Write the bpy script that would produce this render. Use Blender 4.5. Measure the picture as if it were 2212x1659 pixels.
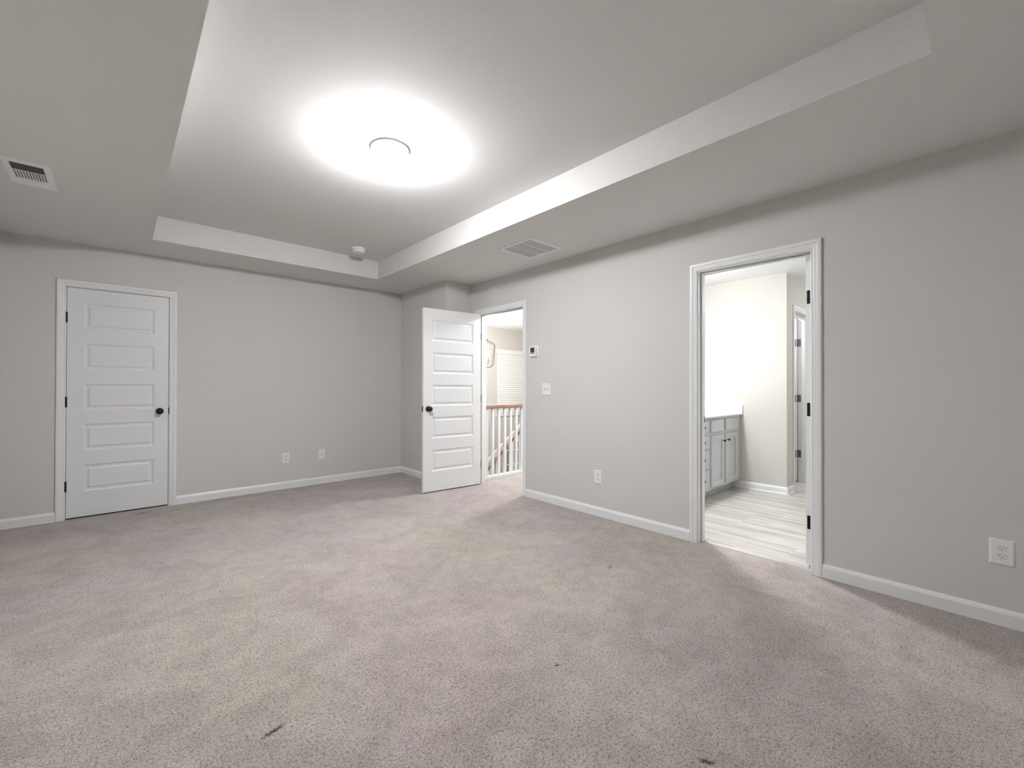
import bpy, math, random
from mathutils import Matrix, Vector
random.seed(7)
PI = math.pi
S = bpy.context.scene
for o in list(bpy.data.objects): bpy.data.objects.remove(o)
COL = S.collection

# ------------------------------------------------------------------ camera
CX, CY, CH = -3.2458, -5.429, 1.1785
YAW, PITCH, ROLL, FPX = math.radians(42.3335), math.radians(0.3155), math.radians(0.1153), 935.3
fw = Vector((math.sin(YAW), math.cos(YAW), 0)); rt = Vector((math.cos(YAW), -math.sin(YAW), 0)); up = Vector((0, 0, 1))
fw, up = fw*math.cos(PITCH)+up*math.sin(PITCH), up*math.cos(PITCH)-fw*math.sin(PITCH)
rt, up = rt*math.cos(ROLL)+up*math.sin(ROLL), up*math.cos(ROLL)-rt*math.sin(ROLL)
cd = bpy.data.cameras.new('camera'); cam = bpy.data.objects.new('camera', cd); COL.objects.link(cam)
m3 = Matrix((rt, up, -fw)).transposed()
cam.matrix_world = Matrix.Translation((CX, CY, CH)) @ m3.to_4x4()
cd.sensor_fit = 'HORIZONTAL'; cd.sensor_width = 36; cd.lens = FPX/2212*36; cd.clip_start = .02
S.camera = cam

# ------------------------------------------------------------------ world, exposure
W = bpy.data.worlds.new('night_sky'); S.world = W; W.use_nodes = True
W.node_tree.nodes['Background'].inputs[0].default_value = (.010, .014, .024, 1)
W.node_tree.nodes['Background'].inputs[1].default_value = 1.0
vs = S.view_settings
S.display_settings.display_device = 'sRGB'
vs.view_transform = 'Standard'; vs.look = 'None'; vs.gamma = 1; vs.use_curve_mapping = False
vs.exposure = 1.8
# lamp strengths (emission of the glass diffusers)
MAIN_LAMP, HALL_LAMP, BATH_LAMP, BAR_LAMP, LANTERN = 207.0, 112.0, 102.0, 18.0, 340.0

# ------------------------------------------------------------------ materials
def mat(name, col, rough=.6, metal=0, spec=.5, emit=None, estr=0):
    m = bpy.data.materials.new(name); m.use_nodes = True
    b = m.node_tree.nodes['Principled BSDF']
    b.inputs['Base Color'].default_value = (*col, 1); b.inputs['Roughness'].default_value = rough
    b.inputs['Metallic'].default_value = metal; b.inputs['Specular IOR Level'].default_value = spec
    if emit:
        b.inputs['Emission Color'].default_value = (*emit, 1); b.inputs['Emission Strength'].default_value = estr
    return m
def nodes(m): return m.node_tree.nodes, m.node_tree.links, m.node_tree.nodes['Principled BSDF']
def add_bump(m, scale, strength, dist=.002, detail=3):
    N, L, b = nodes(m)
    tc = N.new('ShaderNodeTexCoord'); no = N.new('ShaderNodeTexNoise'); bp = N.new('ShaderNodeBump')
    no.inputs['Scale'].default_value = scale; no.inputs['Detail'].default_value = detail
    bp.inputs['Strength'].default_value = strength; bp.inputs['Distance'].default_value = dist
    L.new(tc.outputs['Object'], no.inputs['Vector']); L.new(no.outputs['Fac'], bp.inputs['Height']); L.new(bp.outputs[0], b.inputs['Normal'])
def speckle(m, scale, amount):
    """fine roller-texture colour variation of a paint"""
    N, L, b = nodes(m); c = b.inputs['Base Color'].default_value[:]
    tc = N.new('ShaderNodeTexCoord'); no = N.new('ShaderNodeTexNoise'); cr = N.new('ShaderNodeMix'); cr.data_type = 'RGBA'
    no.inputs['Scale'].default_value = scale; no.inputs['Detail'].default_value = 2
    cr.inputs[6].default_value = (*[v*(1-amount) for v in c[:3]], 1); cr.inputs[7].default_value = (*[min(1, v*(1+amount)) for v in c[:3]], 1)
    L.new(tc.outputs['Object'], no.inputs['Vector']); L.new(no.outputs['Fac'], cr.inputs[0]); L.new(cr.outputs[2], b.inputs['Base Color'])
M = {}
M['wall'] = mat('greige_wall_paint', (.645, .625, .600), .75); speckle(M['wall'], 180, .10); add_bump(M['wall'], 320, .25)
M['ceil'] = mat('ceiling_paint', (.74, .725, .71), .85); speckle(M['ceil'], 180, .10); add_bump(M['ceil'], 260, .12)
M['cream'] = mat('cream_wall_paint', (.60, .585, .545), .75); speckle(M['cream'], 200, .04)
M['wceil'] = mat('white_ceiling_paint', (.92, .92, .92), .85)
M['trim'] = mat('white_trim_enamel', (.80, .81, .81), .38); add_bump(M['trim'], 90, .05)
M['door'] = mat('white_door_enamel', (.77, .78, .785), .42); add_bump(M['door'], 220, .12, .001)
M['black'] = mat('black_bronze_metal', (.012, .012, .013), .35, .6)
M['grey_metal'] = mat('dark_nickel_metal', (.16, .16, .16), .35, .9)
M['plastic'] = mat('white_plastic', (.82, .83, .83), .35)
M['plastic2'] = mat('white_plastic_receptacle', (.78, .79, .79), .3)
M['slot'] = mat('dark_slot', (.01, .01, .01), .6)
M['vent'] = mat('white_vent_enamel', (.86, .87, .87), .45)
M['duct'] = mat('dark_duct_metal', (.09, .09, .095), .5, .3)
M['filter'] = mat('grey_filter', (.22, .22, .225), .9)
M['lcd'] = mat('grey_lcd', (.05, .052, .05), .25)
M['lcd2'] = mat('pale_lcd_strip', (.30, .30, .31), .35)
M['cab'] = mat('light_grey_cabinet_paint', (.62, .63, .655), .45)
M['cultured'] = mat('white_cultured_marble', (.86, .87, .88), .18)
M['wood'] = mat('oak_handrail', (.36, .235, .19), .4)
M['blind'] = mat('white_blind_slat', (.84, .84, .84), .5)
M['night'] = mat('night_glass', (.006, .007, .009), .05)
M['dusk'] = mat('dim_window_glass', (.24, .24, .25), .12)
M['louvre'] = mat('grey_louvre_enamel', (.74, .745, .745), .5)
M['hub'] = mat('white_lamp_pan', (.75, .74, .70), .4)
def emis(name, col, s, low=1, top=-.7):
    # the bulbs sit low behind the opal glass, so its underside glows more than its rim
    m = mat(name, (.9, .9, .9), .3, emit=col, estr=s)
    if low < 1:
        N, L, b = nodes(m); g = N.new('ShaderNodeNewGeometry'); x = N.new('ShaderNodeSeparateXYZ'); mr = N.new('ShaderNodeMapRange')
        L.new(g.outputs['Normal'], x.inputs[0]); L.new(x.outputs['Z'], mr.inputs[0])
        mr.inputs[1].default_value = 0; mr.inputs[2].default_value = top; mr.inputs[3].default_value = s*low; mr.inputs[4].default_value = s
        L.new(mr.outputs[0], b.inputs['Emission Strength'])
    return m
M['dome'] = emis('lit_opal_glass', (.955, .975, 1), MAIN_LAMP, .05, -.95)
M['hall_dome'] = emis('lit_opal_glass_hall', (.96, .97, 1), HALL_LAMP, .2)
M['bath_dome'] = emis('lit_opal_glass_bath', (.97, .98, 1), BATH_LAMP, .5)
M['bar'] = emis('lit_bar_glass', (1, .97, .92), BAR_LAMP)
M['bulb'] = emis('lit_bulb', (1, .96, .9), LANTERN)
def wood_grain(m):
    N, L, b = nodes(m)
    tc = N.new('ShaderNodeTexCoord'); mp = N.new('ShaderNodeMapping'); no = N.new('ShaderNodeTexNoise'); r = N.new('ShaderNodeValToRGB')
    mp.inputs['Scale'].default_value = (3, 60, 60); no.inputs['Scale'].default_value = 1.5; no.inputs['Detail'].default_value = 6
    r.color_ramp.elements[0].color = (.17, .10, .078, 1); r.color_ramp.elements[1].color = (.38, .25, .20, 1)
    r.color_ramp.elements[0].position = .3; r.color_ramp.elements[1].position = .7
    L.new(tc.outputs['Object'], mp.inputs[0]); L.new(mp.outputs[0], no.inputs['Vector']); L.new(no.outputs['Fac'], r.inputs[0]); L.new(r.outputs[0], b.inputs['Base Color'])
wood_grain(M['wood'])
def glass():
    m = bpy.data.materials.new('clear_lantern_glass'); m.use_nodes = True
    N, L = m.node_tree.nodes, m.node_tree.links; N.remove(N['Principled BSDF'])
    t = N.new('ShaderNodeBsdfTransparent'); g = N.new('ShaderNodeBsdfGlossy'); f = N.new('ShaderNodeLayerWeight'); mx = N.new('ShaderNodeMixShader'); cr = N.new('ShaderNodeValToRGB')
    g.inputs['Color'].default_value = (.16, .165, .175, 1); g.inputs['Roughness'].default_value = .08; f.inputs['Blend'].default_value = .35
    cr.color_ramp.elements[0].position = .25; cr.color_ramp.elements[1].position = .95
    cr.color_ramp.elements[0].color = (.04, .04, .04, 1); cr.color_ramp.elements[1].color = (.9, .9, .9, 1)
    L.new(f.outputs['Facing'], cr.inputs[0]); L.new(cr.outputs[0], mx.inputs[0]); L.new(t.outputs[0], mx.inputs[1]); L.new(g.outputs[0], mx.inputs[2])
    L.new(mx.outputs[0], N['Material Output'].inputs[0]); return m
M['glass'] = glass()

def carpet():
    m = mat('beige_cut_pile_carpet', (.5, .45, .42), .95, spec=.1)
    N, L, b = nodes(m)
    b.inputs['Sheen Weight'].default_value = .25; b.inputs['Sheen Roughness'].default_value = .6
    tc = N.new('ShaderNodeTexCoord')
    def noise(scale, detail=3, dist=0, vec=None):
        n = N.new('ShaderNodeTexNoise'); n.inputs['Scale'].default_value = scale; n.inputs['Detail'].default_value = detail
        n.inputs['Distortion'].default_value = dist; L.new(vec or tc.outputs['Object'], n.inputs['Vector']); return n.outputs['Fac']
    def ramp(src, *stops):
        r = N.new('ShaderNodeValToRGB'); e = r.color_ramp.elements
        while len(e) < len(stops): e.new(.5)
        for i, (p, c) in enumerate(stops): e[i].position = p; e[i].color = (*c, 1) if len(c) == 3 else c
        L.new(src, r.inputs[0]); return r.outputs[0]
    def mix(kind, fac, a, c):
        x = N.new('ShaderNodeMix'); x.data_type = 'RGBA'; x.blend_type = kind
        for s, v in ((0, fac), (6, a), (7, c)):
            if hasattr(v, 'is_linked'): L.new(v, x.inputs[s])
            else: x.inputs[s].default_value = v if s == 0 else (*v, 1)
        return x.outputs[2]
    def math_(op, a, c):
        x = N.new('ShaderNodeMath'); x.operation = op
        for s, v in ((0, a), (1, c)):
            if hasattr(v, 'is_linked'): L.new(v, x.inputs[s])
            else: x.inputs[s].default_value = v
        return x.outputs[0]
    big = noise(.9, 2, .4)                      # worn, yellowed lanes against the pinker pile
    col = mix('MIX', ramp(big, (.44, (0, 0, 0)), (.60, (1, 1, 1))), (.525, .46, .44), (.525, .475, .42))
    mid = noise(3.2, 4, .9)                     # pile brushed by feet and vacuum
    col = mix('MULTIPLY', 1.0, col, ramp(mid, (.37, (.86, .85, .845)), (.62, (1.02, 1.02, 1.02))))
    blot = noise(14, 4, .5)
    col = mix('MULTIPLY', 1.0, col, ramp(blot, (.33, (.88, .88, .875)), (.62, (1.02, 1.02, 1.02))))
    tuft = noise(260, 3, .2)                    # flecked yarn tufts, shade of the pits between them painted in
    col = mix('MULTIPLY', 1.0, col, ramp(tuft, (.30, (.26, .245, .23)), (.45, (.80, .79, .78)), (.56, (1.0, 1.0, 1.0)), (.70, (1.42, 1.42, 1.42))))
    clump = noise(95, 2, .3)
    col = mix('MULTIPLY', 1.0, col, ramp(clump, (.32, (.62, .60, .59)), (.48, (1, 1, 1)), (.70, (1.12, 1.12, 1.12))))  # hollows between clumps darkened, their shade put into the colour
    # worn marks and snags: (x, y, half length, half width, angle, strength)
    sx = N.new('ShaderNodeSeparateXYZ'); L.new(tc.outputs['Object'], sx.inputs[0])
    wob = math_('MULTIPLY', math_('SUBTRACT', noise(110, 4), .5), 3.4)
    total = None
    for x, y, a, w_, ang, st in ((-1.867, -4.2, .011, .007, 0, 1), (-2.847, -3.785, .036, .010, .25, 1), (-1.872, -4.83, .022, .009, -1.1, 1),
                                 (-2.983, -3.23, .010, .006, .3, .5), (-.864, -3.766, .035, .014, .3, .55), (-3.05, -.16, .07, .02, .2, .6),
                                 (-2.10, -4.85, .006, .004, 0, .7), (-2.82, -.24, .06, .02, 0, .45)):
        mp = N.new('ShaderNodeMapping'); mp.vector_type = 'TEXTURE'
        mp.inputs['Location'].default_value = (x, y, 0); mp.inputs['Rotation'].default_value = (0, 0, ang); mp.inputs['Scale'].default_value = (a, w_, 1)
        L.new(tc.outputs['Object'], mp.inputs[0])
        ln = N.new('ShaderNodeVectorMath'); ln.operation = 'LENGTH'; L.new(mp.outputs[0], ln.inputs[0])
        d = math_('ADD', ln.outputs['Value'], wob)
        v = N.new('ShaderNodeMapRange'); v.inputs[1].default_value = .55; v.inputs[2].default_value = 1.25; v.inputs[3].default_value = st; v.inputs[4].default_value = 0
        L.new(d, v.inputs[0]); total = v.outputs[0] if total is None else math_('MAXIMUM', total, v.outputs[0])
    col = mix('MIX', total, col, (.045, .035, .028))
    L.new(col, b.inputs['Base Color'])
    bp = N.new('ShaderNodeBump'); bp.inputs['Strength'].default_value = .9; bp.inputs['Distance'].default_value = .006
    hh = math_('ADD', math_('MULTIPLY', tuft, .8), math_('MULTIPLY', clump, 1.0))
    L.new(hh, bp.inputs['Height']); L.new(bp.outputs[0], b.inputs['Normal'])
    return m
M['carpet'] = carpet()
def planks():
    m = mat('grey_oak_vinyl_plank', (.6, .58, .54), .38)
    N, L, b = nodes(m)
    tc = N.new('ShaderNodeTexCoord'); mp = N.new('ShaderNodeMapping'); mp.inputs['Rotation'].default_value = (0, 0, PI/2)
    L.new(tc.outputs['Object'], mp.inputs[0])
    br = N.new('ShaderNodeTexBrick'); br.offset = .37; br.inputs['Scale'].default_value = 1; br.inputs['Brick Width'].default_value = .52; br.inputs['Row Height'].default_value = .040
    br.inputs['Mortar Size'].default_value = .0006; br.inputs['Color1'].default_value = (.62, .605, .575, 1); br.inputs['Color2'].default_value = (.43, .41, .38, 1)
    br.inputs['Mortar'].default_value = (.45, .43, .40, 1); br.inputs['Bias'].default_value = -.1
    L.new(mp.outputs[0], br.inputs['Vector'])
    mp2 = N.new('ShaderNodeMapping'); mp2.inputs['Scale'].default_value = (70, 3, 1); L.new(tc.outputs['Object'], mp2.inputs[0])
    no = N.new('ShaderNodeTexNoise'); no.inputs['Scale'].default_value = 1; no.inputs['Detail'].default_value = 5; L.new(mp2.outputs[0], no.inputs['Vector'])
    r = N.new('ShaderNodeValToRGB'); r.color_ramp.elements[0].position = .3; r.color_ramp.elements[1].position = .7
    r.color_ramp.elements[0].color = (.72, .70, .67, 1); r.color_ramp.elements[1].color = (1.05, 1.05, 1.05, 1); L.new(no.outputs['Fac'], r.inputs[0])
    x = N.new('ShaderNodeMix'); x.data_type = 'RGBA'; x.blend_type = 'MULTIPLY'; x.inputs[0].default_value = 1
    L.new(br.outputs['Color'], x.inputs[6]); L.new(r.outputs[0], x.inputs[7]); L.new(x.outputs[2], b.inputs['Base Color'])
    return m
M['plank'] = planks()
M['stair_carpet'] = mat('grey_stair_carpet', (.30, .28, .27), .95)

# ------------------------------------------------------------------ mesh helpers
class MB:
    def __init__(s): s.v = []; s.f = []; s.sm = []
    def quad(s, *p, smooth=False):
        i = len(s.v); s.v += [tuple(q) for q in p]; s.f.append(tuple(range(i, i+len(p)))); s.sm.append(smooth); return s
    def box(s, x0, x1, y0, y1, z0, z1):
        x0, x1 = sorted((x0, x1)); y0, y1 = sorted((y0, y1)); z0, z1 = sorted((z0, z1))
        i = len(s.v); s.v += [(x, y, z) for z in (z0, z1) for y in (y0, y1) for x in (x0, x1)]
        for q in ((0, 2, 3, 1), (4, 5, 7, 6), (0, 1, 5, 4), (2, 6, 7, 3), (0, 4, 6, 2), (1, 3, 7, 5)): s.f.append(tuple(i+k for k in q)); s.sm.append(False)
        return s
    def prism(s, pts, fn, h0, h1, smooth=False):
        """closed polygon pts (a,b) extruded from h0 to h1; fn(a,b,h)->xyz"""
        i = len(s.v); n = len(pts)
        s.v += [fn(a, b, h0) for a, b in pts] + [fn(a, b, h1) for a, b in pts]
        s.f += [tuple(i+k for k in range(n))[::-1], tuple(i+n+k for k in range(n))]; s.sm += [False, False]
        for k in range(n):
            j = (k+1) % n; s.f.append((i+k, i+j, i+n+j, i+n+k)); s.sm.append(smooth)
        return s
    def lathe(s, prof, fn, n=48, smooth=True):
        """prof [(r,h)], fn(x,y,h)->xyz"""
        i = len(s.v)
        for r, h in prof:
            for k in range(n):
                a = 2*PI*k/n; s.v.append(fn(r*math.cos(a), r*math.sin(a), h))
        for j in range(len(prof)-1):
            for k in range(n):
                k2 = (k+1) % n; s.f.append((i+j*n+k, i+j*n+k2, i+(j+1)*n+k2, i+(j+1)*n+k)); s.sm.append(smooth)
        return s
    def tube(s, pts, r, n=8):
        pts = [Vector(p) for p in pts]; i = len(s.v)
        for q, p in enumerate(pts):
            t = (pts[min(q+1, len(pts)-1)]-pts[max(q-1, 0)]).normalized()
            a = t.cross(Vector((0, 0, 1)) if abs(t.z) < .9 else Vector((1, 0, 0))).normalized(); c = t.cross(a)
            for k in range(n): s.v.append(tuple(p+a*math.cos(2*PI*k/n)*r+c*math.sin(2*PI*k/n)*r))
        for j in range(len(pts)-1):
            for k in range(n):
                k2 = (k+1) % n; s.f.append((i+j*n+k, i+j*n+k2, i+(j+1)*n+k2, i+(j+1)*n+k)); s.sm.append(True)
        s.f += [tuple(i+k for k in range(n)), tuple(i+(len(pts)-1)*n+k for k in range(n))[::-1]]; s.sm += [False, False]
        return s
    def build(s, name, m, parent=None, loc=(0, 0, 0), rot=0, bevel=0, seg=2, fix=True):
        me = bpy.data.meshes.new(name); me.from_pydata(s.v, [], s.f)
        me.polygons.foreach_set('use_smooth', s.sm)
        me.materials.append(m)
        if fix:
            import bmesh
            b = bmesh.new(); b.from_mesh(me); bmesh.ops.remove_doubles(b, verts=b.verts, dist=1e-5); bmesh.ops.recalc_face_normals(b, faces=b.faces); b.to_mesh(me); b.free()
        o = bpy.data.objects.new(name, me); COL.objects.link(o); o.location = loc; o.rotation_euler = (0, 0, rot)
        if parent: o.parent = parent
        if bevel:
            mo = o.modifiers.new('bevel', 'BEVEL'); mo.width = bevel; mo.segments = seg; mo.limit_method = 'ANGLE'; mo.angle_limit = math.radians(40)
        if any(s.sm):
            mo = o.modifiers.new('edges', 'EDGE_SPLIT'); mo.split_angle = math.radians(38)
        return o
XY = lambda a, b, h: (a, b, h)
def empty(name, loc=(0, 0, 0), rot=0):
    o = bpy.data.objects.new(name, None); COL.objects.link(o); o.location = loc; o.rotation_euler = (0, 0, rot); o.empty_display_size = .05; return o
def tag(o, label, cat, group=None, kind=None):
    o['label'] = label; o['category'] = cat
    if group: o['group'] = group
    if kind: o['kind'] = kind
    return o
def struct(o, label, cat): return tag(o, label, cat, kind='structure')
def copy_tree(o, parent=None):
    c = o.copy(); COL.objects.link(c)
    if parent is not None: c.parent = parent
    for ch in list(o.children): copy_tree(ch, c)
    return c

# ------------------------------------------------------------------ dimensions
ZC, ZT = 2.438, 2.649
XL, YF = -4.005, -5.885            # left and front walls
T = .115                            # wall thickness
JB, JC = -.365, -1.096              # the boxed-out corner
CL0, CL1 = -3.579, -2.873           # closet door clear opening (x)
EN0, EN1 = -2.039, -1.262           # hall door clear opening (y)
BA0, BA1 = -4.675, -3.957           # bath door clear opening (y)
DH = 2.047
J = .018
TX0, TX1, TY0, TY1 = -3.031, -.981, -5.291, -.594
BX, BCY = 2.19, -3.945              # bath side wall, its outside corner
BZ = -.008                          # bath floor height
VB = -2.92                          # bath back wall
def wall_x(mb, y0, y1, x0, x1, z0, z1, holes=()):
    """wall slab running along X with holes (a0,a1,zb,zt)"""
    xs = x0
    for a0, a1, zb, zt in sorted(holes):
        mb.box(xs, a0, y0, y1, z0, z1)
        if zt < z1: mb.box(a0, a1, y0, y1, zt, z1)
        if zb > z0: mb.box(a0, a1, y0, y1, z0, zb)
        xs = a1
    mb.box(xs, x1, y0, y1, z0, z1); return mb
def wall_y(mb, x0, x1, y0, y1, z0, z1, holes=()):
    ys = y0
    for a0, a1, zb, zt in sorted(holes):
        mb.box(x0, x1, ys, a0, z0, z1)
        if zt < z1: mb.box(x0, x1, a0, a1, zt, z1)
        if zb > z0: mb.box(x0, x1, a0, a1, z0, zb)
        ys = a1
    mb.box(x0, x1, ys, y1, z0, z1); return mb

# ------------------------------------------------------------------ bedroom shell
fl = MB()
fl.box(XL-T, .062, YF-T, .7, -.14, 0)
fl.box(.062, 5.0, VB+T, -1.12, -.14, 0)
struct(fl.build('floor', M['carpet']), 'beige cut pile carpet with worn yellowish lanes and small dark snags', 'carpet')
w = wall_x(MB(), 0, T, XL-T, JB, 0, ZC+.3, [(CL0-J, CL1+J, 0, DH+J)])
struct(w.build('wall_back', M['wall']), 'greige painted wall with the closed closet door', 'wall')
struct(MB().box(JB, T, JC, T, 0, ZC+.3).build('wall_corner', M['wall']), 'boxed-out greige wall corner behind the open door', 'wall')
# the right wall has greige paint on the bedroom side; its other half belongs to hall and bath
w = wall_y(MB(), 0, T/2, YF-T, JC, 0, ZC+.3, [(EN0-J, EN1+J, 0, DH+J), (BA0-J, BA1+J, 0, DH+J)])
struct(w.build('wall_right', M['wall']), 'long greige wall with the bathroom and hall doorways', 'wall')
struct(wall_x(MB(), YF-T, YF, XL-T, T/2, 0, ZC+.3).build('wall_front', M['wall']), 'greige wall behind the camera', 'wall')
struct(wall_y(MB(), XL-T, XL, YF, 0, 0, ZC+.3).build('wall_left', M['wall']), 'greige wall left of the camera', 'wall')
# tray ceiling
c = MB()
c.box(XL, TX0, YF, 0, ZC, ZT); c.box(TX1, 0, YF, 0, ZC, ZT); c.box(TX0, TX1, TY1, 0, ZC, ZT); c.box(TX0, TX1, YF, TY0, ZC, ZT)
c.box(XL, 0, YF, 0, ZT, ZT+.1)
cmesh = c.build('ceiling', M['ceil']); cmesh.data.materials.append(M['wall'])
for p in cmesh.data.polygons:
    if abs(p.normal.z) < .5: p.material_index = 1
struct(cmesh, 'recessed tray ceiling with greige painted step', 'ceiling')

# ------------------------------------------------------------------ baseboards
BP = [(0, 0), (.014, 0), (.014, .062), (.0115, .069), (.007, .078), (.004, .083), (0, .083)]
def base_x(mb, x0, x1, y, sgn, z=0, prof=BP):       # on a wall running along X, sgn: outward direction in Y
    return mb.prism(prof, lambda a, b, h: (h, y+sgn*a, z+b), x0, x1)
def base_y(mb, y0, y1, x, sgn, z=0, prof=BP):
    return mb.prism(prof, lambda a, b, h: (x+sgn*a, h, z+b), y0, y1)
CW = .062
struct(base_x(MB(), XL, CL0-CW, 0, -1).build('baseboard_left', M['trim']), 'short white baseboard left of the closet door', 'baseboard')
struct(base_x(MB(), CL1+CW, JB, 0, -1).build('baseboard_back', M['trim']), 'white baseboard right of the closet door', 'baseboard')
b = base_y(MB(), JC, 0, JB, -1); base_x(b, JB-.014, 0, JC, -1)
struct(b.build('baseboard_corner', M['trim']), 'white baseboard on the boxed-out corner', 'baseboard')
struct(base_y(MB(), BA1+CW, EN0-CW, 0, -1).build('baseboard_middle', M['trim']), 'white baseboard between hall and bathroom doors', 'baseboard')
struct(base_y(MB(), YF, BA0-CW, 0, -1).build('baseboard_right', M['trim']), 'white baseboard right of the bathroom door', 'baseboard')

# ------------------------------------------------------------------ door frames
CP = [(0, 0), (0, .008), (.003, .0105), (.010, .0095), (.016, .011), (.030, .0125), (.033, .0155), (.037, .0165), (.050, .0165), (.054, .015), (.057, .011), (.057, 0)]
def casing(a0, a1, top, fn, name='casing', parent=None, z0=0, sides=(1, 1)):
    """fn(u, n, z)->xyz, n outwards from wall"""
    mb = MB(); r = .005
    for k in range(len(CP)-1):
        (w0, t0), (w1, t1) = CP[k], CP[k+1]
        def pth(w_, t_):
            w_ += r
            return [fn(a0-w_, t_, z0), fn(a0-w_, t_, top+w_), fn(a1+w_, t_, top+w_), fn(a1+w_, t_, z0)]
        p, q = pth(w0, t0), pth(w1, t1)
        for s_ in range(3):
            if (s_ == 0 and not sides[0]) or (s_ == 2 and not sides[1]): continue
            mb.quad(p[s_], p[s_+1], q[s_+1], q[s_])
    return mb.build(name, M['trim'], parent, fix=False)
def jamb(a0, a1, top, fn, d0, d1, s0, s1, parent, z0=0):
    """lining boxes from depth d0 to d1, stop from s0 to s1; fn(u, d, z)"""
    mb = MB(); r = .012
    def bx(u0, u1, e0, e1, za, zb):
        p, q = fn(u0, e0, za), fn(u1, e1, zb); mb.box(p[0], q[0], p[1], q[1], p[2], q[2])
    bx(a0-J, a0, d0, d1, z0, top+J); bx(a1, a1+J, d0, d1, z0, top+J); bx(a0, a1, d0, d1, top, top+J)
    o = mb.build('jamb', M['trim'], parent)
    mb = MB(); bx(a0, a0+r, s0, s1, z0, top-r); bx(a1-r, a1, s0, s1, z0, top-r); bx(a0, a1, s0, s1, top-r, top)
    mb.build('door_stop', M['trim'], parent, bevel=.003)
    return o

# ------------------------------------------------------------------ five panel door leaf
PT = [(1.678, 1.917), (1.317, 1.556), (.957, 1.196), (.597, .837), (.232, .472)]
def leaf(Wd, H=2.029, inset=.105, th=.035, z0=.013):
    """local: hinge side at x=0, width along +X, faces at y=0 (-Y side) and y=th"""
    mb = MB(); xs = (0, inset, Wd-inset, Wd); zs = [0]
    for a, b_ in reversed(PT): zs += [a-z0, b_-z0]
    zs.append(H)
    rings = [(0, 0), (.006, .002), (.014, .0075), (.024, .0085), (.030, .0075), (.042, .0015)]
    for y, sg in ((0, 1), (th, -1)):
        for i in range(3):
            for j in range(len(zs)-1):
                x0, x1, za, zb = xs[i], xs[i+1], zs[j], zs[j+1]
                if i == 1 and j % 2 == 1:
                    for k in range(len(rings)-1):
                        (i0, d0), (i1, d1) = rings[k], rings[k+1]
                        R = lambda n, d: [(x0+n, y+sg*d, za+n), (x1-n, y+sg*d, za+n), (x1-n, y+sg*d, zb-n), (x0+n, y+sg*d, zb-n)]
                        A, B = R(i0, d0), R(i1, d1)
                        for q in range(4): mb.quad(A[q], A[(q+1) % 4], B[(q+1) % 4], B[q])
                    mb.quad(*B)
                else: mb.quad((x0, y, za), (x1, y, za), (x1, y, zb), (x0, y, zb))
    mb.quad((0, 0, 0), (0, th, 0), (0, th, H), (0, 0, H)); mb.quad((Wd, 0, 0), (Wd, th, 0), (Wd, th, H), (Wd, 0, H))
    mb.quad((0, 0, 0), (Wd, 0, 0), (Wd, th, 0), (0, th, 0)); mb.quad((0, 0, H), (Wd, 0, H), (Wd, th, H), (0, th, H))
    return mb
def add_knob(parent, x, z, y, sgn):
    """round knob with rosette projecting from y towards sgn"""
    f = lambda a, b_, h: (x+a, y+sgn*h, z+b_)
    r = MB().lathe([(.0, 0), (.031, 0), (.031, .003), (.027, .008), (.014, .010), (.012, .012)], f).build('rosette', M['black'], parent)
    k = MB().lathe([(.011, .010), (.010, .022), (.014, .028), (.022, .034), (.0275, .044), (.028, .050), (.025, .058), (.017, .064), (.006, .066), (0, .066)], f)
    k.build('knob', M['black'], parent)
def add_hinge(parent, x, y, z, m, leafbox=None, name='hinge'):
    mb = MB().lathe([(0, -.046), (.004, -.046), (.0065, -.043), (.0065, .043), (.004, .046), (0, .046)], lambda a, b_, h: (x+a, y+b_, z+h), n=14)
    if leafbox: mb.box(*leafbox)
    return mb.build(name, m, parent)

# door_1: the closed closet door
HZ = (1.778, 1.034, .292)
d1 = struct(empty('door_1', (0, 0, 0)), 'closed white five panel closet door with black round knob', 'door')
fnc = lambda u, n, z: (u, -n, z)
casing(CL0, CL1, DH, fnc, parent=d1)
jamb(CL0, CL1, DH, lambda u, d, z: (u, d, z), 0, T, .038, .073, d1)
lf = leaf(CL1-CL0-.006).build('door_leaf', M['door'], d1, (CL0+.003, 0, .013))
add_knob(lf, -2.941-(CL0+.003), .931-.013, 0, -1)
for z in HZ: add_hinge(d1, CL0+.001, -.004, z, M['black'])
MB().box(CL1-.002, CL1+.007, -.0045, .004, .90, .965).build('strike_plate', M['black'], d1, bevel=.001)
cb = MB().box(CL0-.4, CL0-.3, T, .7, 0, ZC); cb.box(CL1+.3, CL1+.4, T, .7, 0, ZC); cb.box(CL0-.4, CL1+.4, .7, .8, 0, ZC); cb.box(CL0-.4, CL1+.4, T, .8, ZC, ZC+.1)
struct(cb.build('wall_closet', M['wall']), 'closet walls behind the closed door', 'wall')

# door_2: hall door, open into the room
d2 = struct(empty('door_2'), 'open white five panel door to the hall with black knob', 'door')
fnr = lambda u, n, z: (-n, u, z)
casing(EN0, EN1, DH, fnr, parent=d2)
casing(EN0, EN1, DH, lambda u, n, z: (T+n, u, z), parent=d2)
jamb(EN0, EN1, DH, lambda u, d, z: (d, u, z), 0, T, .038, .073, d2)
PH = math.radians(4.4)
LW = .755
# leaf local +X -> world (-cos, +sin); thickness +Y side must be the far side
l2 = leaf(LW)
o2 = l2.build('door_leaf', M['door'], d2, (-.018, EN1-.036, .013), PI-PH)
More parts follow.
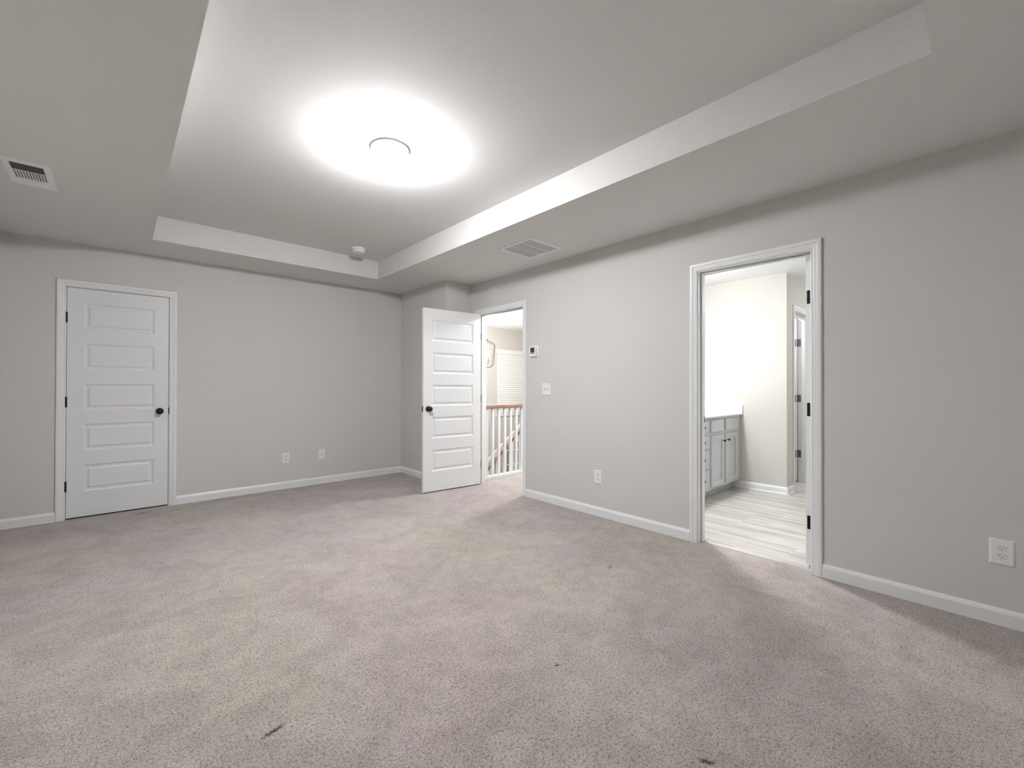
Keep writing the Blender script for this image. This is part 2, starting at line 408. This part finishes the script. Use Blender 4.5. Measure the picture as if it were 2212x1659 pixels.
# with rot = PI-PH local +Y points to -Y world: local y=th is the camera side
add_knob(o2, LW-.060, .928-.013, .035, 1); add_knob(o2, LW-.060, .928-.013, 0, -1)
MB().box(LW-.0005, LW+.0015, .006, .029, .885, .945).build('latch_plate', M['black'], o2)
MB().box(LW, LW+.010, .012, .023, .908, .922).build('latch_bolt', M['grey_metal'], o2, bevel=.002)
for z in (1.775, 1.033, .245): add_hinge(d2, -.012, EN1-.030, z, M['grey_metal'], (-.0165, -.0135, EN1-.074, EN1-.034, z-.044, z+.044))
MB().box(-.0035, .030, EN0-.001, EN0+.0015, .90, .955).build('strike_plate', M['black'], d2)

# door_3: bathroom door, open into the bathroom
d3 = struct(empty('door_3'), 'white cased bathroom doorway, its door swung open inside', 'door')
casing(BA0, BA1, DH, fnr, parent=d3)
casing(BA0, BA1, DH, lambda u, n, z: (T+n, u, z), parent=d3, sides=(1, 1))
jamb(BA0, BA1, DH, lambda u, d, z: (d, u, z), 0, T, .042, .077, d3, z0=BZ)
o3 = leaf(.705).build('door_leaf', M['door'], d3, (T+.007, BA0+.020, .013), 0)
for z in (1.772, 1.030, .288):
    h = MB().box(T+.0045, T+.0075, BA0+.020, BA0+.0475, z-.044, z+.044); h.lathe([(0, -.046), (.0065, -.046), (.0065, .046), (0, .046)], lambda a, b_, hh: (T+.001+a, BA0+.012+b_, z+hh), n=12)
    h.build('hinge', M['black'], d3)
MB().box(.078, .113, BA1-.0015, BA1+.001, .90, .955).build('strike_plate', M['grey_metal'], d3)

# ------------------------------------------------------------------ hall and foyer
HX = 5.0; FY = 1.69
w = wall_y(MB(), T/2, T, VB+T, JC, -.14, ZC+.1, [(EN0-J, EN1+J, -.0001, DH+J)]); w.box(T/2, T, JC, FY, -2.8, ZC+.1)
struct(w.build('wall_hall_left', M['cream']), 'hall side wall around the bedroom doorway', 'wall')
WX0, WX1, WZ0, WZ1 = 2.80, 3.72, .56, 1.955
LX0, LX1, LZ0, LZ1 = 3.02, 3.75, -1.0, 0.0
w = wall_x(MB(), FY, FY+.15, T/2, HX+T, -2.8, ZC+.1, [(WX0, WX1, WZ0, WZ1)])
struct(w.build('wall_hall_far', M['cream']), 'cream foyer wall with the blind covered window', 'wall')
struct(MB().box(HX, HX+T, VB, FY, -2.8, ZC+.1).build('wall_hall_right', M['cream']), 'right end wall of the hall', 'wall')
struct(wall_x(MB(), VB, VB+T, T, HX, -.14, ZC+.1).build('wall_hall_near', M['cream']), 'wall between hall and bathroom', 'wall')
struct(MB().box(T/2, HX+T, VB, FY+.15, ZC, ZC+.1).build('ceiling_hall', M['wceil']), 'white hall ceiling', 'ceiling')
struct(MB().box(T, HX, -1.12, -1.02, -2.8, -.0).build('wall_stair', M['trim']), 'white fascia wall below the hall railing', 'wall')
struct(MB().box(T, HX, -1.02, FY, -2.85, -2.75).build('floor_foyer', M['plank']), 'foyer floor below the stairs', 'floor')

# window_1 and its blinds
w1 = struct(empty('window_1', ((WX0+WX1)/2, FY, WZ0)), 'white framed foyer window behind closed blinds', 'window')
fr = MB(); cx = (WX0+WX1)/2; hw = (WX1-WX0)/2; hh = WZ1-WZ0
for a in ((-hw, -hw+.045, 0, hh), (hw-.045, hw, 0, hh), (-hw, hw, 0, .045), (-hw, hw, hh-.045, hh), (-hw, hw, hh/2-.02, hh/2+.02)): fr.box(a[0], a[1], .07, .12, a[2], a[3])
fr.build('window_frame', M['trim'], w1)
MB().box(-hw+.04, hw-.04, .09, .096, .04, hh-.04).build('pane', M['night'], w1)
MB().box(-hw-.03, hw+.03, -.03, .07, -.028, 0).build('window_sill', M['trim'], w1, bevel=.004)
bl = tag(empty('window_blind', (cx, FY, WZ0)), 'white slatted blind closed over the foyer window', 'blind')
MB().box(-hw-.02, hw+.02, -.035, .055, hh-.065, hh+.02).build('valance', M['blind'], bl, bevel=.003)
n = int((hh-.09)/.0462)
for k in range(n):
    z = hh-.085-k*.0462
    ca, sa = math.cos(1.32), math.sin(1.32); g = MB()
    pr = [(-.0255, -.0015), (.0255, -.0015), (.0255, .0015), (-.0255, .0015)]
    g.prism([(a*ca-b_*sa, a*sa+b_*ca) for a, b_ in pr], lambda a, b_, h_: (h_, .012+a, b_), -hw+.008, hw-.008)
    g.build('slat', M['blind'], bl, (0, 0, z))
MB().box(-hw+.008, hw-.008, -.01, .035, .004, .026).build('bottom_rail', M['blind'], bl, bevel=.003)
cd_ = MB()
for x in (-hw+.075, -hw+.115): cd_.tube([(x, -.040, hh-.07), (x, -.040, hh-.62-.03*(x > -hw+.1))], .0016, 6)
cd_.build('pull_cord', M['blind'], bl)

# window_2: dark lower foyer window with muntins
w2 = struct(empty('window_2', (LX0, FY, LZ0)), 'dark lower foyer window with white grid bars seen through the railing', 'window')
MB().box(0, LX1-LX0, -.012, -.002, 0, LZ1-LZ0).build('pane', M['dusk'], w2)
g = MB(); Wl = LX1-LX0; Hl = LZ1-LZ0
for a in ((0, Wl, 0, .04), (0, Wl, Hl-.05, Hl), (0, .05, 0, Hl), (Wl-.05, Wl, 0, Hl)): g.box(a[0], a[1], -.03, -.001, a[2], a[3])
for z in (.155, .459, .769): g.box(0, Wl, -.022, -.001, z-.014, z+.014)
for x in (Wl*.33, Wl*.66): g.box(x-.012, x+.012, -.022, -.001, 0, Hl)
g.build('window_frame', M['trim'], w2)
# balustrade along the hall edge
bal = tag(empty('balustrade', (T, -1.150, 0)), 'white baluster railing with oak handrail along the hall edge', 'railing')
BLN = HX-T-.02
rp = [(-.030, .895), (.030, .895), (.033, .908), (.033, .928), (.024, .942), (.010, .948), (-.010, .948), (-.024, .942), (-.033, .928), (-.033, .908)]
MB().prism(rp, lambda a, b_, h_: (h_, a, b_), 0, BLN).build('handrail', M['wood'], bal)
MB().box(0, BLN, -.03, .03, 0, .042).build('bottom_rail', M['trim'], bal, bevel=.004)
proto = MB().box(-.0165, .0165, -.0165, .0165, .042, .896).build('baluster', M['trim'], bal, (.214-T, 0, 0), bevel=.002)
for k in range(1, 44):
    c_ = proto.copy(); COL.objects.link(c_); c_.parent = bal; c_.location = (.214-T+.1025*k, 0, 0)

# the flight of stairs that runs down in front of the sloping rail
SY0, SY1 = -1.02, -.16
st = MB(); run, rise = .25, .19
nz = lambda x: -.043-.86+(x-1.034)*.806          # nosing line
pts = []
k0 = 13; xs_ = 2.74
P0 = []
x = 2.9; z = -.0
for k in range(11):
    st.box(x-run, x+.02 if k else x+1.9, SY0+.005, SY1-.09, -2.75, z-rise*k)
    x -= run
stairs = tag(st.build('staircase', M['stair_carpet']), 'carpeted stairs running down behind the hall railing', 'stairs')
sr = tag(empty('stair_railing', (1.034, -.2, -.903)), 'sloping oak stair rail with white balusters seen through the hall railing', 'railing')
slp = .806
pa = [(-.8, -.8*slp), (2.0, 2.0*slp)]
def sloped(z0, z1, y0, y1, m, name):
    (xa, za), (xb, zb) = pa
    return MB().prism([(xa, za+z0), (xb, zb+z0), (xb, zb+z1), (xa, za+z1)], lambda a, b_, h_: (a, h_, b_), y0, y1).build(name, m, sr, bevel=.008)
sloped(.80, .87, -.035, .035, M['wood'], 'handrail')
sloped(-.10, .06, -.045, .045, M['trim'], 'stringer')
for k in range(16):
    x = -.70+.17*k
    MB().box(-.017, .017, -.017, .017, .05, .81).build('baluster', M['trim'], sr, (x, 0, x*slp))

MB().prism([(-.6, .942-.6*.727-.12), (1.6, .942+1.6*.727-.12), (1.6, .942+1.6*.727), (-.6, .942-.6*.727)], lambda a, b_, h_: (a+.068, h_, b_), .085, .105).build('skirt_board', M['trim'], sr, bevel=.004)
# foyer lantern
LXc, LYc = 1.376, .3
ln = tag(empty('pendant_lantern', (LXc, LYc, 1.49)), 'lit clear glass pendant lantern hanging on a chain in the foyer', 'pendant lamp')
F0 = lambda a, b_, h: (a, b_, h)
MB().lathe([(0, 0), (.05, .004), (.098, .018), (.120, .045), (.129, .09), (.158, .372), (.157, .388), (.144, .405), (.09, .440), (.03, .466), (0, .470)], F0).build('glass_shade', M['glass'], ln)
fm = MB()
fm.lathe([(.0, .468), (.035, .468), (.035, .485), (.01, .50), (0, .50)], F0, 20)
fm.build('cap', M['grey_metal'], ln)
ar = MB(); ar.tube([(0, 0, .47), (0, 0, .06)], .006)
for k in range(3):
    a = 2*PI*k/3+.4
    ar.tube([(0, 0, .06), (.03*math.cos(a), .03*math.sin(a), .045), (.07*math.cos(a), .07*math.sin(a), .06), (.075*math.cos(a), .075*math.sin(a), .13)], .005)
    ar.lathe([(0, .12), (.014, .12), (.012, .20), (0, .20)], lambda p, q, h, a=a: (.075*math.cos(a)+p, .075*math.sin(a)+q, h), 12)
ar.build('candle_arms', M['grey_metal'], ln)
for k in range(3):
    a = 2*PI*k/3+.4
    MB().lathe([(0, 0), (.014, .005), (.026, .035), (.022, .065), (.007, .100), (0, .105)], F0, 16).build('bulb', M['bulb'], ln, (.075*math.cos(a), .075*math.sin(a), .20))
ch = MB(); z = .50
while z < ZC-1.49-.03:
    k = int(round((z-.5)/.028)); q = []
    for i in range(13):
        a = 2*PI*i/12; u, v_ = .008*math.cos(a), .017*math.sin(a)
        q.append((u, 0, z+.014+v_) if k % 2 else (0, u, z+.014+v_))
    ch.tube(q, .0022, 6); z += .028
ch.build('chain', M['grey_metal'], ln)
MB().lathe([(0, 0), (.06, 0), (.06, -.012), (.03, -.03), (0, -.03)], F0, 24).build('canopy', M['grey_metal'], ln, (0, 0, ZC-1.49))

# ------------------------------------------------------------------ flush dome lights
def dome_light(loc, R, depth, glassm, label, group='flush dome ceiling lights'):
    t = tag(empty('ceiling_light', loc), label, 'ceiling light', group)
    MB().lathe([(0, 0), (R, 0), (R*1.005, -.006), (R*1.0, -.013), (R*.985, -.016), (R*1.0, -.020), (R*.99, -.030), (R*.955, -.034), (R*.5, -.034), (0, -.034)], F0, 64).build('lamp_pan', M['hub'], t)
    pr = [(R*.93*math.sin(a)**.85 if a else 0, -.0345-(depth-.0345)*math.cos(a)) for a in [PI/2*k/14 for k in range(15)]]
    MB().lathe(pr, F0, 64).build('lamp_shade', glassm, t)
    return t
dome_light((-2.006, -2.942, ZT), .113, .125, M['dome'], 'lit opal dome light at the centre of the tray ceiling')
dome_light((.98, -1.73, ZC), .12, .12, M['hall_dome'], 'lit dome light on the hall ceiling')
dome_light((.72, -3.33, ZC), .13, .09, M['bath_dome'], 'lit dome light on the bathroom ceiling')
M['fill_dome'] = emis('lit_opal_glass_fill', (.97, .98, 1), 42.0, .5)  # glass shared by the two added domes below
dome_light((2.95, -5.05, ZC), .13, .09, M['fill_dome'], 'unseen dome light added to brighten the far end of the bathroom')  # added fill, lights the wall past the outside corner
dome_light((2.75, -3.35, ZC), .11, .09, M['fill_dome'], 'unseen dome light added to brighten the toilet room door')  # out of sight, added to light the toilet room door and jamb
vb = tag(empty('vanity_light', (.95, VB, 2.02)), 'vanity light bar with three lit glass shades above the sink', 'vanity light')
MB().box(-.3, .3, -.03, 0, -.05, .05).build('backplate', M['grey_metal'], vb, bevel=.004)
for k in (-.2, 0, .2):
    MB().tube([(k, -.02, 0), (k, -.09, 0), (k, -.10, -.02)], .008).build('arm', M['grey_metal'], vb)
    MB().lathe([(0, -.02), (.03, -.02), (.045, -.13), (0, -.13)], lambda a, b_, h, k=k: (k+a, -.10+b_, h), 24).build('lamp_shade', M['bar'], vb)

# ------------------------------------------------------------------ smoke detector
sd = tag(empty('smoke_detector', (-1.345, -.90, ZT)), 'round white smoke detector on the tray ceiling corner', 'smoke detector')
MB().lathe([(0, 0), (.073, 0), (.073, -.008), (.070, -.011), (.05, -.012), (0, -.012)], F0, 48).build('mounting_plate', M['plastic'], sd)
MB().lathe([(.05, -.012), (.064, -.013), (.066, -.018), (.064, -.036), (.057, -.043), (.03, -.046), (0, -.046)], F0, 48).build('housing', M['plastic'], sd)
g = MB()
for k in range(24):
    a = 2*PI*k/24; ca, sa = math.cos(a), math.sin(a)
    g.quad(*[(ca*r_-sa*s_, sa*r_+ca*s_, z_) for r_, s_, z_ in ((.0655, -.005, -.024), (.0655, .005, -.024), (.0650, .005, -.030), (.0650, -.005, -.030))])
g.build('sensor_slots', M['filter'], sd)
MB().box(-.02, -.008, .02, .024, -.0475, -.0455).build('test_light', M['filter'], sd)

# ------------------------------------------------------------------ ceiling vents
def frame_ring(mb, x0, x1, y0, y1, ix0, ix1, iy0, iy1, zt, zb, lip=.012):
    """flat flange with a bevelled outer edge; open in the middle"""
    o0 = [(x0, y0, zt), (x1, y0, zt), (x1, y1, zt), (x0, y1, zt)]
    o1 = [(x0+lip*.5, y0+lip*.5, zb), (x1-lip*.5, y0+lip*.5, zb), (x1-lip*.5, y1-lip*.5, zb), (x0+lip*.5, y1-lip*.5, zb)]
    i1 = [(ix0, iy0, zb), (ix1, iy0, zb), (ix1, iy1, zb), (ix0, iy1, zb)]
    i0 = [(p[0], p[1], zt) for p in i1]
    for A, B in ((o0, o1), (o1, i1), (i1, i0)):
        for k in range(4): mb.quad(A[k], A[(k+1) % 4], B[(k+1) % 4], B[k])
    return mb
sv = tag(empty('supply_vent', (-3.636, -1.585, ZC)), 'white three-way air supply register on the left ceiling soffit', 'vent')
X0, X1, Y0, Y1 = -.100, .098, -.208, .208
ix0, ix1 = -.068, .066
g = frame_ring(MB(), X0, X1, Y0, Y1, ix0, ix1, -.167, .075, 0, -.006)
g.build('vent_frame', M['vent'], sv, fix=False)
MB().box(ix0-.01, ix1+.01, -.18, .09, -.001, -.0003).build('duct_opening', M['duct'], sv)
g = MB()
g.box(ix0, ix1, -.063, -.056, -.0065, -.001)
for k in range(12):
    x = ix0+(ix1-ix0)*(k)/11.0
    g.prism([(x-.0018, -.0075), (x+.0018, -.0075), (x+.0048, -.0012), (x+.0012, -.0012)], lambda a, b_, h: (a, h, b_), -.056, .071)
g.build('fin_row', M['vent'], sv)
g = MB()
for k in range(6):
    y = -.163+k*.0175
    g.prism([(y, -.0012), (y+.0012, -.0012), (y+.0145, -.0062), (y+.0133, -.0062)], lambda a, b_, h: (h, a, b_), ix0, ix1)
g.build('tilted_blades', M['duct'], sv)
MB().box(ix0, ix1, .10, .17, -.0072, -.006).build('damper_cover', M['vent'], sv, bevel=.001)

rv = tag(empty('return_vent', (-.471, -2.628, ZC)), 'square white return air grille with three louvre bands on the right soffit', 'vent')
H2 = .203
frame_ring(MB(), -H2, H2, -H2, H2, -.178, .178, -.178, .178, 0, -.008).build('vent_frame', M['vent'], rv, fix=False)
MB().box(-.18, .18, -.18, .18, -.001, -.0003).build('filter_backing', M['filter'], rv)
g = MB()
for y in (-.0595, .0595): g.box(-.178, .178, y-.005, y+.005, -.008, -.0012)
g.build('grille_bar', M['vent'], rv)
for s_, (ya, yb) in enumerate(((-.178, -.0645), (-.0545, .0545), (.0645, .178))):
    g = MB()
    for k in range(32):
        x = -.174+k*.0112
        g.prism([(x, -.0012), (x+.0012, -.0012), (x+.0060, -.0072), (x+.0048, -.0072)], lambda a, b_, h: (a, h, b_), ya, yb)
    g.build('louvre_band', M['louvre'], rv)

# ------------------------------------------------------------------ wall plates
def plate(mb, w_, h_, t=.006):
    x, z = w_/2, h_/2; i = .006
    A = [(-x, 0, -z), (x, 0, -z), (x, 0, z), (-x, 0, z)]; B = [(-x, -.0025, -z), (x, -.0025, -z), (x, -.0025, z), (-x, -.0025, z)]
    C = [(-x+i, -t, -z+i), (x-i, -t, -z+i), (x-i, -t, z-i), (-x+i, -t, z-i)]
    for P_, Q_ in ((A, B), (B, C)):
        for k in range(4): mb.quad(P_[k], P_[(k+1) % 4], Q_[(k+1) % 4], Q_[k])
    mb.quad(*C); return mb
def outlet(loc, rot, label, w_=.080, h_=.124, cat='outlet', group='duplex outlets on the walls'):
    t = tag(empty('power_outlet', loc, rot), label, cat, group)
    plate(MB(), w_, h_).build('cover_plate', M['plastic'], t)
    for s_ in (1, -1):
        cz = s_*.0195; pts = []
        for k in range(40):
            a = 2*PI*k/40; pts.append((.0172*math.cos(a), max(-.0125, min(.0125, .0172*math.sin(a)))))
        r = MB().prism(pts, lambda a, b_, h: (a, -h, cz+b_), .004, .0075).build('receptacle', M['plastic2'], t, bevel=.0006)
        d = MB().box(-.0075, -.0053, -.0078, -.0070, cz-.0005, cz+.0075); d.box(.0053, .0073, -.0078, -.0070, cz+.0005, cz+.007)
        d.prism([(.0026*math.cos(a), -.0075+.0024*math.sin(a)) for a in [PI*k/6 for k in range(12)]], lambda a, b_, h: (a, -h, cz+b_), .0070, .0078)
        d.build('slots', M['slot'], r)
        rg = MB(); q = [(p[0]*1.04, p[1]*1.05) for p in pts]
        rg.prism(q, lambda a, b_, h: (a, -h, cz+b_), .005, .0063); rg.build('gasket_line', M['lcd2'], r)
    MB().lathe([(.0, -.0085), (.002, -.0083), (.0032, -.0072), (.0032, -.005)], lambda a, b_, h: (a, h, b_), 12).build('screw', M['plastic2'], t)
    return t
outlet((-1.812, 0, .349), 0, 'duplex outlet on the back wall between closet door and cable jack')
outlet((0, -3.035, .353), -PI/2, 'duplex outlet between the hall and bathroom doorways')
outlet((0, -5.475, .3615), -PI/2, 'large duplex outlet at the right edge, right of the bathroom doorway', .084, .126)
outlet((BX, -3.165, 1.150), -PI/2, 'duplex outlet above the bathroom countertop', .074, .120)
t = tag(empty('cable_jack', (-1.415, 0, .349)), 'small wall plate with a single coaxial jack near the back corner', 'wall plate')
plate(MB(), .076, .124).build('cover_plate', M['plastic'], t)
MB().lathe([(0, -.014), (.0035, -.014), (.0045, -.013), (.0048, -.005)], lambda a, b_, h: (a, h, b_), 16).build('coaxial_connector', M['duct'], t)
for z in (.042, -.042): MB().lathe([(0, -.0075), (.003, -.007), (.003, -.005)], lambda a, b_, h, z=z: (a, h, z+b_), 10).build('screw', M['lcd2'], t)
t = tag(empty('light_switch', (0, -2.390, 1.152), -PI/2), 'white double toggle light switch below the thermostat', 'light switch')
plate(MB(), .120, .124).build('cover_plate', M['plastic'], t)
for x, s_ in ((-.023, 1), (.023, -1)):
    MB().box(x-.0052, x+.0052, -.0066, -.0055, -.012, .012).build('toggle_slot', M['lcd2'], t)
    MB().prism([(-.004, 0), (.004, 0), (.003+s_*.006, .013), (-.003+s_*.006, .013)], lambda a, b_, h, x=x: (x+h, -.006-b_, a), -.004, .004).build('toggle', M['plastic'], t, bevel=.0008)
t = tag(empty('thermostat', (0, -2.215, 1.545), -PI/2), 'white thermostat with dark display beside the hall door', 'thermostat')
def rrect(w_, h_, r):
    q = []
    for cx_, cz_, a0 in ((w_/2-r, h_/2-r, 0), (-w_/2+r, h_/2-r, 90), (-w_/2+r, -h_/2+r, 180), (w_/2-r, -h_/2+r, 270)):
        for k in range(6): a = math.radians(a0+k*18); q.append((cx_+r*math.cos(a), cz_+r*math.sin(a)))
    return q
MB().prism(rrect(.125, .128, .014), lambda a, b_, h: (a, -h, b_), 0, .006).build('back_plate', M['plastic'], t, bevel=.002)
MB().prism(rrect(.092, .100, .010), lambda a, b_, h: (a, -h, b_), .006, .030).build('housing', M['plastic'], t, bevel=.003)
MB().box(-.030, .030, -.0306, -.0295, -.010, .040).build('display', M['lcd'], t)
MB().box(-.030, .030, -.0306, -.0295, -.026, -.011).build('button_strip', M['lcd2'], t)

# ------------------------------------------------------------------ bathroom
struct(MB().box(.062, 4.2, YF-.5, VB, -.14, BZ).build('floor_bath', M['plank']), 'grey oak plank floor of the bathroom', 'floor')
w = wall_y(MB(), T/2, T, YF-.5, VB, BZ, ZC+.1, [(BA0-J, BA1+J, BZ, DH+J)])
struct(w.build('wall_bath_left', M['cream']), 'bathroom side of the doorway wall', 'wall')
D4a, D4b = 2.462, 3.06
# block between vanity and toilet room: a thin L of walls
w = MB().box(BX, BX+.115, BCY, VB, BZ, ZC)
w = wall_x(w, BCY, BCY+.115, BX+.115, 4.2, BZ, ZC, [(D4a-J, D4b+J, BZ, DH+J)])
struct(w.build('wall_bath_corner', M['cream']), 'cream bathroom wall with an outside corner', 'wall')
struct(MB().box(T, BX, VB, VB+.001, BZ, ZC).build('wall_bath_back', M['cream']), 'wall behind the vanity', 'wall')
struct(MB().box(T/2, 4.2, YF-.6, YF-.5, BZ, ZC+.1).build('wall_bath_front', M['cream']), 'wall at the near end of the bathroom', 'wall')
struct(MB().box(4.2, 4.3, YF-.5, VB, BZ, ZC+.1).build('wall_bath_right', M['cream']), 'far side wall of the bathroom', 'wall')
struct(MB().box(T/2, 4.3, YF-.6, VB, ZC, ZC+.1).build('ceiling_bath', M['wceil']), 'white bathroom ceiling', 'ceiling')
BB = [(0, 0), (.028, 0), (.026, .010), (.014, .020), (.014, .062), (.0115, .069), (.007, .078), (.004, .083), (0, .083)]
b = MB()
b.prism(BB, lambda a, z_, h: (BX-a, h, BZ+z_), BCY, -3.385)
b.prism(BB, lambda a, z_, h: (h, BCY-a, BZ+z_), BX-.014, D4a-.062)
struct(b.build('baseboard_bath', M['trim']), 'white baseboard with shoe moulding in the bathroom', 'baseboard')
d4 = struct(empty('door_4'), 'white toilet room door standing ajar with grey hinges', 'door')
casing(D4a, D4b, DH, lambda u, n, z: (u, BCY-n, z), parent=d4, z0=BZ)
jamb(D4a, D4b, DH, lambda u, d, z: (u, BCY+d, z), 0, T, .035, .07, d4, z0=BZ)
# hinged on its far jamb and swung in, so the hinges show on that jamb
leaf(.59).build('door_leaf', M['door'], d4, (D4b-.001, BCY+T+.008, .006), PI/2)
for z in (1.73, 1.035, .345):
    g = MB().box(D4b-.003, D4b, BCY+T-.032, BCY+T-.001, z-.044, z+.044)
    g.box(D4b-.041, D4b-.036, BCY+T+.012, BCY+T+.030, z-.044, z+.044)
    g.lathe([(0, -.046), (.007, -.046), (.007, .046), (0, .046)], lambda a, b_, h: (D4b-.006+a, BCY+T+.002+b_, z+h), 12)
    g.build('hinge', M['grey_metal'], d4)

# vanity cabinet
F = -3.46; V0, V1 = .20, BX-.003
va = tag(empty('vanity_cabinet', (0, F, BZ)), 'light grey vanity cabinet with shaker doors and dark knobs', 'cabinet')
zz = lambda z: z-BZ
MB().box(V0, V1, 0, F*-1+VB-.002, .095, zz(.852)).build('cabinet_body', M['cab'], va, bevel=.001)
MB().box(V0, V1, .075, F*-1+VB-.002, 0, .095).build('toe_kick', M['cab'], va)
def cab_knob(parent, x, z):
    MB().lathe([(.006, 0), (.005, .012), (.013, .020), (.014, .025), (.010, .030), (0, .031)], lambda a, b_, h: (x+a, -.019-h, z+b_), 20).build('knob', M['black'], parent)
def slab(x0, x1, z0, z1, knob=None, name='drawer_front'):
    o = MB().box(x0, x1, -.019, 0, zz(z0), zz(z1)).build(name, M['cab'], va, bevel=.003)
    if knob: cab_knob(o, *knob)
def shaker(x0, x1, z0, z1, kx, kz):
    g = MB(); r = .055; z0, z1 = zz(z0), zz(z1)
    g.box(x0, x0+r, -.019, 0, z0, z1); g.box(x1-r, x1, -.019, 0, z0, z1); g.box(x0+r, x1-r, -.019, 0, z0, z0+r); g.box(x0+r, x1-r, -.019, 0, z1-r, z1)
    g.box(x0+r, x1-r, -.010, 0, z0+r, z1-r)
    o = g.build('cabinet_door', M['cab'], va, bevel=.0015); cab_knob(o, kx, zz(kz))
for x0 in (.245, 1.375):
    shaker(x0, x0+.317, .118, .662, x0+.285, .592); shaker(x0+.37, x0+.687, .118, .662, x0+.402, .592)
    slab(x0, x0+.317, .698, .822); slab(x0+.37, x0+.687, .698, .822)
for z0, z1, kz in ((.700, .822, .760), (.534, .667, .608), (.326, .518, .428), (.127, .309, .217)): slab(.985, 1.318, z0, z1, (1.1515, zz(kz)))
ct = tag(empty('countertop', (0, VB, .852)), 'white vanity countertop with raised back and side splash', 'countertop')
MB().box(V0-.01, BX-.001, -.575, -.002, 0, .018).build('counter_slab', M['cultured'], ct, bevel=.004)
MB().box(V0-.01, BX-.022, -.022, -.002, .018, .118).build('back_splash', M['cultured'], ct, bevel=.003)
MB().box(BX-.022, BX-.001, -.575, -.002, .018, .118).build('side_splash', M['cultured'], ct, bevel=.003)
